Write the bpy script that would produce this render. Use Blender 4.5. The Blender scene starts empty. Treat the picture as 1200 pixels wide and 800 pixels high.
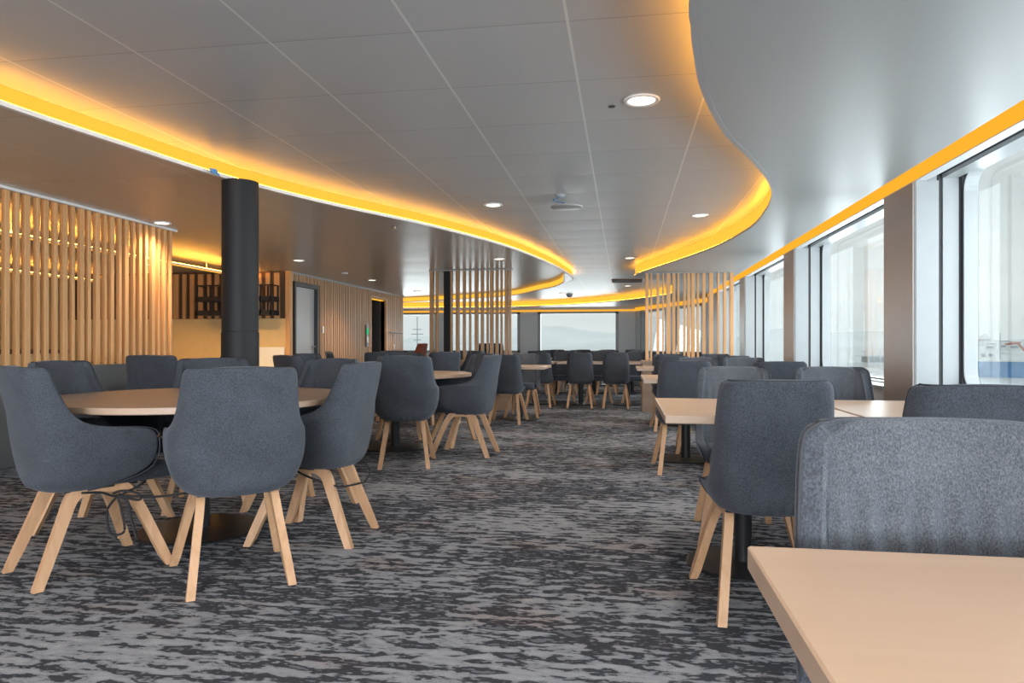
import bpy, bmesh, math, random
from mathutils import Vector, Matrix
random.seed(7)
S = bpy.context.scene
COL = S.collection
PI = math.pi

# ------------------------------------------------------------------ materials
def nodes(name):
    m = bpy.data.materials.new(name); m.use_nodes = True
    nt = m.node_tree
    return m, nt, nt.nodes['Principled BSDF']

def N(nt, typ, **kw):
    n = nt.nodes.new(typ)
    for k, v in kw.items():
        if k.startswith('i_'):
            n.inputs[k[2:].replace('_', ' ')].default_value = v
        else:
            setattr(n, k, v)
    return n

def ramp(nt, stops, src):
    r = nt.nodes.new('ShaderNodeValToRGB')
    e = r.color_ramp.elements
    while len(e) < len(stops): e.new(0.5)
    for el, (p, c) in zip(e, stops):
        el.position = p; el.color = (*c, 1)
    nt.links.new(src, r.inputs['Fac'])
    return r

def plain(name, col, rough=0.5, metal=0.0, spec=0.5, var=0.06, scale=8, bump=0.0):
    m, nt, b = nodes(name)
    tc = N(nt, 'ShaderNodeTexCoord')
    nz = N(nt, 'ShaderNodeTexNoise'); nz.inputs['Scale'].default_value = scale; nz.inputs['Detail'].default_value = 4
    nt.links.new(tc.outputs['Object'], nz.inputs['Vector'])
    lo = tuple(c*(1-var) for c in col); hi = tuple(min(1, c*(1+var)) for c in col)
    r = ramp(nt, [(0.3, lo), (0.7, hi)], nz.outputs['Fac'])
    nt.links.new(r.outputs['Color'], b.inputs['Base Color'])
    b.inputs['Roughness'].default_value = rough; b.inputs['Metallic'].default_value = metal
    b.inputs['Specular IOR Level'].default_value = spec
    if bump:
        bp = N(nt, 'ShaderNodeBump'); bp.inputs['Strength'].default_value = bump; bp.inputs['Distance'].default_value = .002
        nt.links.new(nz.outputs['Fac'], bp.inputs['Height']); nt.links.new(bp.outputs['Normal'], b.inputs['Normal'])
    return m

def fabric(name, dark, light, scale=220):
    m, nt, b = nodes(name)
    tc = N(nt, 'ShaderNodeTexCoord')
    mp = N(nt, 'ShaderNodeMapping'); mp.inputs['Scale'].default_value = (1, 1, .55)
    nt.links.new(tc.outputs['Object'], mp.inputs['Vector'])
    n1 = N(nt, 'ShaderNodeTexNoise'); n1.inputs['Scale'].default_value = scale; n1.inputs['Detail'].default_value = 3; n1.inputs['Roughness'].default_value = .7
    n2 = N(nt, 'ShaderNodeTexNoise'); n2.inputs['Scale'].default_value = 9; n2.inputs['Detail'].default_value = 3
    nt.links.new(mp.outputs['Vector'], n1.inputs['Vector']); nt.links.new(tc.outputs['Object'], n2.inputs['Vector'])
    mx = N(nt, 'ShaderNodeMath', operation='MULTIPLY_ADD'); mx.inputs[1].default_value = .25
    nt.links.new(n2.outputs['Fac'], mx.inputs[0]); nt.links.new(n1.outputs['Fac'], mx.inputs[2])
    r = ramp(nt, [(0.48, dark), (0.78, light)], mx.outputs[0])
    nt.links.new(r.outputs['Color'], b.inputs['Base Color'])
    b.inputs['Roughness'].default_value = .95; b.inputs['Specular IOR Level'].default_value = .15
    b.inputs['Sheen Weight'].default_value = .15; b.inputs['Sheen Roughness'].default_value = .5
    b.inputs['Sheen Tint'].default_value = (.75, .82, .95, 1)
    bp = N(nt, 'ShaderNodeBump'); bp.inputs['Strength'].default_value = .35; bp.inputs['Distance'].default_value = .002
    nt.links.new(n1.outputs['Fac'], bp.inputs['Height']); nt.links.new(bp.outputs['Normal'], b.inputs['Normal'])
    return m

def wood(name, c1, c2, rough=.45, axis='Z', scale=1.0):
    m, nt, b = nodes(name)
    tc = N(nt, 'ShaderNodeTexCoord')
    mp = N(nt, 'ShaderNodeMapping')
    st = {'X': (.6, 9, 9), 'Y': (9, .6, 9), 'Z': (9, 9, .6)}[axis]
    mp.inputs['Scale'].default_value = tuple(s*scale for s in st)
    nt.links.new(tc.outputs['Object'], mp.inputs['Vector'])
    n1 = N(nt, 'ShaderNodeTexNoise'); n1.inputs['Scale'].default_value = 3; n1.inputs['Detail'].default_value = 6; n1.inputs['Distortion'].default_value = .6
    nt.links.new(mp.outputs['Vector'], n1.inputs['Vector'])
    r = ramp(nt, [(0.3, c1), (0.7, c2)], n1.outputs['Fac'])
    nt.links.new(r.outputs['Color'], b.inputs['Base Color'])
    b.inputs['Roughness'].default_value = rough; b.inputs['Specular IOR Level'].default_value = .4
    return m

def emit(name, col, strength, front=False):
    m = bpy.data.materials.new(name); m.use_nodes = True
    nt = m.node_tree; nt.nodes.clear()
    o = N(nt, 'ShaderNodeOutputMaterial'); e = N(nt, 'ShaderNodeEmission')
    e.inputs['Color'].default_value = (*col, 1); e.inputs['Strength'].default_value = strength
    nt.links.new(e.outputs[0], o.inputs['Surface'])
    return m

def panel_ceiling(name, col, px, ox, py, oy, line, rough=.36):
    """satin metal ceiling panels: bright joints along Y, fine seams along X, a slight dish in every panel"""
    m, nt, b = nodes(name)
    tc = N(nt, 'ShaderNodeTexCoord'); sp = N(nt, 'ShaderNodeSeparateXYZ')
    nt.links.new(tc.outputs['Object'], sp.inputs[0])
    def dist(out, p, o):
        a = N(nt, 'ShaderNodeMath', operation='SUBTRACT'); a.inputs[1].default_value = o - 100*p; nt.links.new(out, a.inputs[0])
        d = N(nt, 'ShaderNodeMath', operation='DIVIDE'); d.inputs[1].default_value = p; nt.links.new(a.outputs[0], d.inputs[0])
        f = N(nt, 'ShaderNodeMath', operation='FRACT'); nt.links.new(d.outputs[0], f.inputs[0])
        g = N(nt, 'ShaderNodeMath', operation='PINGPONG'); g.inputs[1].default_value = .5; nt.links.new(f.outputs[0], g.inputs[0])
        h = N(nt, 'ShaderNodeMath', operation='MULTIPLY'); h.inputs[1].default_value = p; nt.links.new(g.outputs[0], h.inputs[0])
        return h.outputs[0], g.outputs[0]
    dx, fx = dist(sp.outputs['X'], px, ox)
    dy, fy = dist(sp.outputs['Y'], py, oy)
    def less(out, w):
        l = N(nt, 'ShaderNodeMath', operation='LESS_THAN'); l.inputs[1].default_value = w; nt.links.new(out, l.inputs[0]); return l.outputs[0]
    m1 = N(nt, 'ShaderNodeMix', data_type='RGBA'); m1.inputs['A'].default_value = (*col, 1)
    m1.inputs['B'].default_value = (col[0]*.62, col[1]*.62, col[2]*.62, 1)
    nt.links.new(less(dy, .003), m1.inputs['Factor'])
    m2 = N(nt, 'ShaderNodeMix', data_type='RGBA'); m2.inputs['B'].default_value = (*line, 1)
    nt.links.new(m1.outputs['Result'], m2.inputs['A']); nt.links.new(less(dx, .006), m2.inputs['Factor'])
    nt.links.new(m2.outputs['Result'], b.inputs['Base Color'])
    b.inputs['Roughness'].default_value = rough; b.inputs['Specular IOR Level'].default_value = .6
    b.inputs['Metallic'].default_value = .25
    # panel dish
    pw = N(nt, 'ShaderNodeMath', operation='POWER'); pw.inputs[1].default_value = .35; nt.links.new(fy, pw.inputs[0])
    nz = N(nt, 'ShaderNodeTexNoise'); nz.inputs['Scale'].default_value = 1.2; nz.inputs['Detail'].default_value = 1
    nt.links.new(tc.outputs['Object'], nz.inputs['Vector'])
    ad = N(nt, 'ShaderNodeMath', operation='ADD'); nt.links.new(pw.outputs[0], ad.inputs[0]); nt.links.new(nz.outputs['Fac'], ad.inputs[1])
    bp = N(nt, 'ShaderNodeBump'); bp.inputs['Strength'].default_value = .6; bp.inputs['Distance'].default_value = .006
    nt.links.new(ad.outputs[0], bp.inputs['Height']); nt.links.new(bp.outputs['Normal'], b.inputs['Normal'])
    return m

def carpet_mat():
    m, nt, b = nodes('streaked_carpet')
    tc = N(nt, 'ShaderNodeTexCoord')
    def noise(scale, sx, sy, det, dist=0, rough=.5):
        mp = N(nt, 'ShaderNodeMapping'); mp.inputs['Scale'].default_value = (sx, sy, 1); nt.links.new(tc.outputs['Object'], mp.inputs['Vector'])
        n = N(nt, 'ShaderNodeTexNoise'); n.inputs['Scale'].default_value = scale; n.inputs['Detail'].default_value = det
        n.inputs['Distortion'].default_value = dist; n.inputs['Roughness'].default_value = rough
        nt.links.new(mp.outputs['Vector'], n.inputs['Vector']); return n.outputs['Fac']
    def math_(op, a, bb):
        n = N(nt, 'ShaderNodeMath', operation=op)
        for i, v in enumerate((a, bb)):
            if isinstance(v, (int, float)): n.inputs[i].default_value = v
            else: nt.links.new(v, n.inputs[i])
        return n.outputs[0]
    streak = noise(1, 7.8, 22, 3, .6, .55)
    streak2 = noise(1, 26, 52, 2, .5)
    big = noise(1, .9, 1.7, 2)
    fine = noise(260, 1, 1, 2)
    v = math_('ADD', math_('MULTIPLY', streak, .70), math_('MULTIPLY', streak2, .30))
    v = math_('ADD', v, math_('MULTIPLY', math_('SUBTRACT', big, .488), .40))
    # tufting rows about 8 cm apart
    sp = N(nt, 'ShaderNodeSeparateXYZ'); nt.links.new(tc.outputs['Object'], sp.inputs[0])
    ph = math_('ADD', math_('MULTIPLY', sp.outputs['Y'], 2*PI/.066), math_('MULTIPLY', noise(1, 2.2, 3.0, 2), 11.0))
    v = math_('ADD', v, math_('MULTIPLY', math_('SINE', ph, 0), .040))
    r = ramp(nt, [(.36, (.15, .157, .178)), (.378, (.115, .12, .138)), (.392, (.050, .053, .064)), (.492, (.062, .066, .078)), (.512, (.21, .218, .242)), (.56, (.285, .293, .318)), (.72, (.365, .372, .395))], v)
    # warm tint in some of the pale flecks
    wt = ramp(nt, [(.56, (1, 1, 1)), (.70, (1.0, .87, .80))], noise(1, 1.3, 2.6, 2))
    mm = N(nt, 'ShaderNodeMix', data_type='RGBA', blend_type='MULTIPLY'); mm.inputs['Factor'].default_value = 1
    nt.links.new(r.outputs['Color'], mm.inputs['A']); nt.links.new(wt.outputs['Color'], mm.inputs['B'])
    fr = ramp(nt, [(.3, (.72, .72, .72)), (.7, (1.2, 1.2, 1.2))], fine)
    m3 = N(nt, 'ShaderNodeMix', data_type='RGBA', blend_type='MULTIPLY'); m3.inputs['Factor'].default_value = 1
    nt.links.new(mm.outputs['Result'], m3.inputs['A']); nt.links.new(fr.outputs['Color'], m3.inputs['B'])
    nt.links.new(m3.outputs['Result'], b.inputs['Base Color'])
    b.inputs['Roughness'].default_value = 1; b.inputs['Specular IOR Level'].default_value = .04
    bp = N(nt, 'ShaderNodeBump'); bp.inputs['Strength'].default_value = .5; bp.inputs['Distance'].default_value = .004
    nt.links.new(math_('ADD', fine, v), bp.inputs['Height']); nt.links.new(bp.outputs['Normal'], b.inputs['Normal'])
    return m

def glass_mat():
    m = bpy.data.materials.new('clear_window_glass'); m.use_nodes = True
    nt = m.node_tree; nt.nodes.clear()
    o = N(nt, 'ShaderNodeOutputMaterial'); t = N(nt, 'ShaderNodeBsdfTransparent'); g = N(nt, 'ShaderNodeBsdfGlossy')
    t.inputs['Color'].default_value = (.96, .985, .975, 1); g.inputs['Roughness'].default_value = .03
    f = N(nt, 'ShaderNodeFresnel'); f.inputs['IOR'].default_value = 1.45
    k = N(nt, 'ShaderNodeMath', operation='MULTIPLY'); k.inputs[1].default_value = .3
    nt.links.new(f.outputs[0], k.inputs[0])
    x = N(nt, 'ShaderNodeMixShader'); nt.links.new(k.outputs[0], x.inputs[0]); nt.links.new(t.outputs[0], x.inputs[1]); nt.links.new(g.outputs[0], x.inputs[2])
    nt.links.new(x.outputs[0], o.inputs['Surface'])
    return m

M = dict(
    carpet=carpet_mat(),
    ceil=panel_ceiling('satin_grey_ceiling_panels', (.56, .565, .57), .64, -.22, .64, 3.45, (.78, .78, .76)),
    ceil_l=panel_ceiling('satin_soffit_panels', (.52, .475, .43), .6, -3.6, 1.3, 3.2, (.62, .58, .54), .30),
    ceil_r=plain('smooth_grey_soffit', (.38, .388, .392), .38, .2, .6, .01, 1),
    rim=plain('white_soffit_rim', (.74, .72, .70), .4, 0, .5, .02),
    wall=plain('pale_grey_wall_panel', (.62, .64, .655), .4, 0, .5, .02),
    brown=plain('taupe_pilaster_panel', (.42, .365, .335), .38, .25, .5, .04, 3),
    frame=plain('light_grey_window_frame', (.31, .328, .335), .35, 0, .5, .02),
    gasket=plain('dark_rubber_gasket', (.035, .037, .042), .6),
    black=plain('black_powder_coat', (.022, .023, .026), .38, .3, .5, .1, 20),
    column=plain('black_column_foil', (.012, .0125, .014), .55, .0, .3, .08, 6),
    fab=fabric('charcoal_blue_wool', (.037, .041, .050), (.086, .094, .112), 300),
    fab_in=fabric('melange_grey_wool', (.050, .055, .066), (.130, .139, .158), 430),
    fab_seat=fabric('dark_seat_wool', (.022, .024, .030), (.045, .05, .06)),
    rust=fabric('rust_wool', (.14, .035, .02), (.22, .06, .035)),
    pipe=plain('black_piping', (.03, .033, .04), .8),
    oak=wood('pale_oak_legs', (.50, .285, .15), (.615, .37, .215), .42, 'Z'),
    top=wood('beech_laminate_top', (.475, .328, .232), (.525, .375, .272), .32, 'X', .4),
    edge=plain('beech_table_edge', (.48, .35, .265), .35, 0, .5, .04),
    slat=wood('oak_slats', (.55, .28, .105), (.67, .375, .165), .45, 'Z'),
    slat_shaded=wood('shaded_oak_slats', (.30, .165, .075), (.39, .225, .11), .45, 'Z'),  # same oak, with the backlit shade put into a darker colour
    slat2=wood('oak_wall_slats', (.42, .245, .13), (.56, .345, .20), .45, 'Z'),
    backing=plain('dark_brown_backing', (.085, .045, .022), .7),
    box=wood('oak_veneer_base', (.30, .20, .135), (.38, .26, .18), .4, 'X'),
    lowwall=plain('grey_laminate_low_wall', (.20, .205, .205), .35, 0, .5, .04, 2),
    cream=plain('cream_nook_panel', (.68, .48, .23), .45, 0, .5, .03),
    barwall=plain('ochre_bar_wall', (.40, .27, .13), .5, 0, .4, .05),
    steel=plain('brushed_steel', (.55, .56, .58), .3, .9, .5, .04, 30),
    door=plain('grey_door_leaf', (.46, .48, .50), .36, 0, .5, .03, 3),
    doordark=plain('dark_door_leaf', (.05, .052, .056), .45, 0, .5, .05),
    white=plain('white_board', (.72, .72, .70), .45, 0, .5, .02),
    plastic=plain('white_plastic', (.7, .7, .69), .4),
    green=emit('green_exit_light', (.02, .55, .22), .9),
    tape=plain('blue_masking_tape', (.05, .24, .55), .6),
    bluewire=plain('blue_wire', (.08, .16, .30), .5),
    cord=plain('black_braided_cord', (.018, .018, .02), .7, 0, .4, .4, 300),
    amber=emit('amber_led_diffuser', (1.0, .47, .045), 1.15),
    amber_hot=emit('amber_led_line', (1.0, .41, .035), 27.0),
    amber_rail=emit('amber_rail_led', (1.0, .42, .05), 75.0),
    amber_win=emit('amber_led_window_diffuser', (1.0, .43, .028), .95),
    lamp=emit('warm_lamp_lens', (1.0, .86, .66), 3.2),
    glass=glass_mat(),
    sea=plain('grey_sea', (.62, .68, .70), .35, 0, .5, .12, .02),
    hill=plain('haze_pale_hill', (.80, .85, .87), .9, 0, .1, .08, .004),  # distance haze painted into the pale base colour
    land=plain('pale_shore', (.42, .46, .49), .9, 0, .1, .25, .02),
    shipwhite=plain('ship_white', (.78, .80, .80), .5),
    shipblue=plain('ship_blue', (.10, .27, .55), .5, 0, .5, .1, .2),
    shipgrey=plain('ship_grey', (.34, .37, .40), .6),
    shipred=plain('ship_red', (.55, .16, .10), .6),
    hull=plain('ship_hull_white', (.8, .81, .81), .5),
)

# ------------------------------------------------------------------ mesh helpers
def link(name, me, mat, parent=None):
    o = bpy.data.objects.new(name, me); COL.objects.link(o)
    if mat is not None: me.materials.append(mat)
    if parent: o.parent = parent
    return o

def obj(name, bm, mat, parent=None, smooth=False):
    bmesh.ops.recalc_face_normals(bm, faces=bm.faces)
    me = bpy.data.meshes.new(name); bm.to_mesh(me); bm.free()
    if smooth:
        for p in me.polygons: p.use_smooth = True
    return link(name, me, mat, parent)

def struct(name, bm, mat, parent=None, smooth=False):
    o = obj(name, bm, mat, parent, smooth)
    if not parent: o['kind'] = 'structure'
    return o

def box(bm, x0, x1, y0, y1, z0, z1, bev=0.0, seg=2, mtx=None):
    r = bmesh.ops.create_cube(bm, size=1)
    vs = r['verts']
    for v in vs:
        v.co = Vector(((x0+x1)/2 + v.co.x*(x1-x0), (y0+y1)/2 + v.co.y*(y1-y0), (z0+z1)/2 + v.co.z*(z1-z0)))
    if bev:
        es = list({e for v in vs for e in v.link_edges})
        rb = bmesh.ops.bevel(bm, geom=es, offset=bev, segments=seg, affect='EDGES', profile=.5)
        vs = list({v for f in rb['faces'] for v in f.verts} | {v for v in vs if v.is_valid})
    if mtx is not None: bmesh.ops.transform(bm, matrix=mtx, verts=vs)
    return bm

def BM(): return bmesh.new()
def bx(*a, **k): return box(BM(), *a, **k)

def lathe(bm, prof, cx=0, cy=0, n=40):
    rings = []
    for r, z in prof:
        if r < 1e-6: rings.append([bm.verts.new((cx, cy, z))])
        else: rings.append([bm.verts.new((cx+r*math.cos(2*PI*i/n), cy+r*math.sin(2*PI*i/n), z)) for i in range(n)])
    for a, b in zip(rings, rings[1:]):
        for i in range(n):
            j = (i+1) % n
            if len(a) == 1 and len(b) == 1: continue
            if len(a) == 1: bm.faces.new((a[0], b[i], b[j]))
            elif len(b) == 1: bm.faces.new((a[i], a[j], b[0]))
            else: bm.faces.new((a[i], a[j], b[j], b[i]))
    return bm

def prism(bm, pts, z0, z1):
    lo = [bm.verts.new((x, y, z0)) for x, y in pts]; hi = [bm.verts.new((x, y, z1)) for x, y in pts]
    n = len(pts)
    bm.faces.new(lo[::-1]); bm.faces.new(hi)
    for i in range(n):
        j = (i+1) % n
        bm.faces.new((lo[i], lo[j], hi[j], hi[i]))
    return bm

def ribbon(bm, pts, z0, z1, off0, off1):
    """vertical strip following an open path, between two side offsets (left of travel is +)"""
    rows = []
    for i, p in enumerate(pts):
        a = Vector(pts[max(0, i-1)]); b = Vector(pts[min(len(pts)-1, i+1)])
        t = (b-a).normalized(); nrm = Vector((-t.y, t.x)); p = Vector(p)
        q0 = p + nrm*off0; q1 = p + nrm*off1
        rows.append([bm.verts.new((q0.x, q0.y, z0)), bm.verts.new((q1.x, q1.y, z0)), bm.verts.new((q1.x, q1.y, z1)), bm.verts.new((q0.x, q0.y, z1))])
    for a, b in zip(rows, rows[1:]):
        for k in range(4):
            l = (k+1) % 4
            bm.faces.new((a[k], a[l], b[l], b[k]))
    bm.faces.new(rows[0][::-1]); bm.faces.new(rows[-1])
    return bm

def spline(pts, n=10):
    out = []
    P = [Vector(p) for p in pts]
    P = [P[0]*2-P[1]] + P + [P[-1]*2-P[-2]]
    for i in range(1, len(P)-2):
        p0, p1, p2, p3 = P[i-1:i+3]
        for k in range(n):
            t = k/n
            out.append(.5*((2*p1)+(p2-p0)*t+(2*p0-5*p1+4*p2-p3)*t*t+(3*p1-p0-3*p2+p3)*t**3))
    out.append(P[-2])
    return out

def offset(path, d):
    out = []
    for i, p in enumerate(path):
        a = Vector(path[max(0, i-1)]); b = Vector(path[min(len(path)-1, i+1)])
        t = (b-a).normalized(); out.append(Vector(p) + Vector((-t.y, t.x))*d)
    return out

def sweep(bm, pts, wid, thk, side):
    """rectangular bar along a path; 'side' is the constant width direction, wid/thk may be lists"""
    rows = []
    side = Vector(side).normalized()
    for i, p in enumerate(pts):
        a = Vector(pts[max(0, i-1)]); b = Vector(pts[min(len(pts)-1, i+1)])
        t = (b-a).normalized(); s = (side - t*side.dot(t)).normalized(); u = t.cross(s)
        w = wid[i] if isinstance(wid, list) else wid; h = thk[i] if isinstance(thk, list) else thk
        p = Vector(p)
        rows.append([bm.verts.new(p+s*w/2+u*h/2), bm.verts.new(p-s*w/2+u*h/2), bm.verts.new(p-s*w/2-u*h/2), bm.verts.new(p+s*w/2-u*h/2)])
    for a, b in zip(rows, rows[1:]):
        for k in range(4):
            l = (k+1) % 4
            bm.faces.new((a[k], a[l], b[l], b[k]))
    bm.faces.new(rows[0][::-1]); bm.faces.new(rows[-1])
    return bm

def tube(bm, pts, r, n=6):
    rows = []
    for i, p in enumerate(pts):
        a = Vector(pts[max(0, i-1)]); b = Vector(pts[min(len(pts)-1, i+1)])
        t = (b-a).normalized()
        ref = Vector((0, 0, 1)) if abs(t.z) < .95 else Vector((1, 0, 0))
        s = t.cross(ref).normalized(); u = t.cross(s)
        rows.append([bm.verts.new(Vector(p)+(s*math.cos(2*PI*k/n)+u*math.sin(2*PI*k/n))*r) for k in range(n)])
    for a, b in zip(rows, rows[1:]):
        for k in range(n):
            l = (k+1) % n
            bm.faces.new((a[k], a[l], b[l], b[k]))
    bm.faces.new(rows[0][::-1]); bm.faces.new(rows[-1])
    return bm

def rrect(y0, y1, z0, z1, r, n=6):
    if r <= 0: return [(y0, z0), (y1, z0), (y1, z1), (y0, z1)]
    out = []
    for cy, cz, a0 in ((y1-r, z0+r, -PI/2), (y1-r, z1-r, 0), (y0+r, z1-r, PI/2), (y0+r, z0+r, PI)):
        for k in range(n+1):
            a = a0 + PI/2*k/n
            out.append((cy+r*math.cos(a), cz+r*math.sin(a)))
    return out

def ringx(bm, outer, inner, x0, x1):
    """frame between two closed outlines with equal point counts, extruded along X"""
    n = len(inner)
    V = [[bm.verts.new((x, y, z)) for y, z in o] for o in (outer, inner) for x in (x0, x1)]
    o0, o1, i0, i1 = V
    for k in range(n):
        l = (k+1) % n
        for a, b in ((o0, i0), (o1, i1), (o0, o1), (i0, i1)):
            try: bm.faces.new((a[k], a[l], b[l], b[k]))
            except ValueError: pass
    return bm

def resample(outline, target):
    """square outline given the same number of points as a rounded one"""
    (y0, z0), (y1, z1) = outline[0], outline[2]
    n = len(target)//4
    out = []
    for c in ((y1, z0), (y1, z1), (y0, z1), (y0, z0)):
        out += [(c[0]+1e-4*k*(1 if c[0] == y0 else -1)*0, c[1]) for k in range(n)]
    return out

# ------------------------------------------------------------------ object helpers
def thing(name, label, cat, loc=(0, 0, 0), rotz=0, group=None):
    o = bpy.data.objects.new(name, None); COL.objects.link(o)
    o.empty_display_size = .1
    o.location = loc; o.rotation_euler = (0, 0, rotz)
    o['label'] = label; o['category'] = cat
    if group: o['group'] = group
    return o

def tag(o, label, cat, group=None):
    o['label'] = label; o['category'] = cat
    if group: o['group'] = group
    return o

def dup(src, loc, rotz, label, group=None):
    r = src.copy(); COL.objects.link(r); r.location = loc; r.rotation_euler = (0, 0, rotz)
    r['label'] = label
    if group: r['group'] = group
    elif 'group' in r: del r['group']
    for ch in list(src.children):
        c = ch.copy(); COL.objects.link(c); c.parent = r
        for g in list(ch.children):
            d = g.copy(); COL.objects.link(d); d.parent = c
    return r

def bake(o):
    dg = bpy.context.evaluated_depsgraph_get(); dg.update()
    me = bpy.data.meshes.new_from_object(o.evaluated_get(dg))
    o.modifiers.clear(); old = o.data; o.data = me; me.name = old.name; bpy.data.meshes.remove(old)
    return o

# ------------------------------------------------------------------ camera
H = 1.03
YAW = math.atan(130/820)
cam = bpy.data.cameras.new('camera'); cam.sensor_width = 36; cam.lens = 820/1200*36; cam.shift_y = 4/1200; cam.clip_end = 9000; cam.clip_start = .05
co = bpy.data.objects.new('camera', cam); COL.objects.link(co)
co.location = (0, 0, H); co.rotation_euler = (PI/2, 0, YAW)
S.camera = co

# ------------------------------------------------------------------ the setting
ZU, ZL, ZR = 2.33, 2.22, 2.17
struct('floor', bx(-9.4, 2.45, -5, 21.75, -.06, 0), M['carpet'])
struct('ceiling', bx(-9.4, 1.99, -5, 21.4, ZU, ZU+.08), M['ceil'])

# left soffit: free curved edge with a rounded nose
left_rim = [(-3.02, -5.0), (-3.05, -2.0), (-3.08, .8), (-3.07, 2.3), (-3.05, 3.03), (-2.96, 3.70), (-2.80, 4.62), (-2.47, 5.60), (-1.87, 6.92), (-1.36, 8.53), (-1.03, 10.5), (-.90, 11.9), (-.875, 12.53), (-.93, 12.95)]
lr = offset(spline(left_rim, 14), .022)
left_back = [(-.93, 12.95), (-1.12, 13.35), (-1.556, 13.80), (-2.444, 15.295), (-3.606, 16.174), (-5.471, 17.096), (-9.3, 18.0)]
lb = spline(left_back, 8)
struct('ceiling_left', prism(BM(), [tuple(p) for p in lr] + [tuple(p) for p in lb[1:]] + [(-9.3, -5.0)], ZL, ZU-.001), M['ceil_l'])
struct('trim_1', ribbon(BM(), [p for p in lr] + lb[1:6], ZL-.002, ZL+.022, -.030, -.001), M['rim'])
o = obj('led_cove_strip', ribbon(BM(), lr, ZL+.0225, ZU-.002, -.006, -.001), M['amber'])
tag(o, 'long amber light strip along the curved edge of the left ceiling soffit', 'light strip')
obj('led_line', ribbon(BM(), lr, ZL+.0225, ZL+.0255, -.024, -.008), M['amber_hot'], o)
# valance lit on the inner side of the nose
inner = spline([(-.985, 11.75), (-1.06, 12.35), (-1.30, 13.15), (-1.62, 13.75), (-2.444, 15.295), (-3.606, 16.174), (-5.471, 17.096), (-7.4, 17.6)], 8)
o = obj('led_valance_strip', ribbon(BM(), inner, ZL-.085, ZL-.002, .004, .012), M['amber'])
tag(o, 'amber light strip on the far inner loop of the left soffit behind the slat screen', 'light strip')
obj('valance', ribbon(BM(), inner, ZL-.100, ZL-.001, -.02, .003), M['rim'], o)

# right soffit: S-shaped edge, a rounded nose, then a ring along the front windows
k = (ZR-H)/(2.22-H)
right_rim = [(.22, -5.0), (.20, -2.0), (.19, .5), (.20, 1.6)] + [(x*k, y*k) for x, y in [(.233, 2.482), (.255, 2.682), (.287, 2.918), (.375, 3.408), (.571, 4.09), (.812, 4.682), (1.024, 5.255), (1.169, 5.799), (1.258, 6.492), (1.285, 7.47), (1.119, 8.806), (.727, 10.301), (.269, 11.946)]]
nose = [(.20, 11.75), (.30, 12.15), (.62, 12.6), (.95, 13.6), (1.1, 14.9), (1.06, 16.1), (.62, 17.2), (-.222, 18.55), (-1.70, 20.0), (-3.34, 20.75), (-4.93, 20.85), (-6.49, 20.8), (-9.3, 20.6)]
rr = spline(right_rim[:-1] + [(.30, 11.2), (.20, 11.75)], 14)
rr = offset(rr, -.024)
rn = spline(nose, 12)
poly = [tuple(p) for p in rr] + [tuple(p) for p in rn[1:]] + [(-9.3, 21.32), (.3, 21.32), (1.84, 17.2), (1.84, -5.0)]
struct('ceiling_right', prism(BM(), poly, ZR, ZU-.001), M['ceil_r'])
edge = rr + rn[1:]
struct('trim_2', ribbon(BM(), edge, ZR-.002, ZR+.020, .001, .030), M['ceil_r'])
o = obj('led_cove_strip', ribbon(BM(), edge, ZR+.0205, ZU-.002, .001, .006), M['amber'])
tag(o, 'amber light strip along the S-curved edge of the smooth right soffit', 'light strip')
obj('led_line', ribbon(BM(), edge, ZR+.0205, ZR+.0235, .008, .024), M['amber_hot'], o)

# walls
XW = 2.0
panels = [(-4.9, -4.6), (-1.65, -1.1), (1.80, 2.35), (5.235, 5.79), (8.67, 9.2), (12.07, 12.55), (15.5, 17.2)]
ZS = .70            # sill
b = BM()
box(b, XW, XW+.38, -5, 17.2, 0, ZS)                       # below the windows
for y0, y1 in panels: box(b, XW, XW+.38, y0, y1, ZS, 2.165)
box(b, XW, XW+.075, -5, 17.2, 2.165, 2.42)                 # valance over the windows
struct('wall_right', b, M['wall'])
for i, (y0, y1) in enumerate(panels):
    struct('trim_%d' % (i+3), bx(XW-.012, XW-.0005, y0+.004, y1-.004, .08, 2.16, bev=.003), M['brown'])
o = obj('led_window_strip', bx(XW-.012, XW-.001, -4.9, 17.15, 2.172, 2.30), M['amber_win'])
tag(o, 'straight amber light strip above the right-hand windows', 'light strip')
struct('ceiling_edge', bx(1.83, XW+.001, -5, 17.3, 2.305, 2.33), M['ceil_r'])

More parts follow.
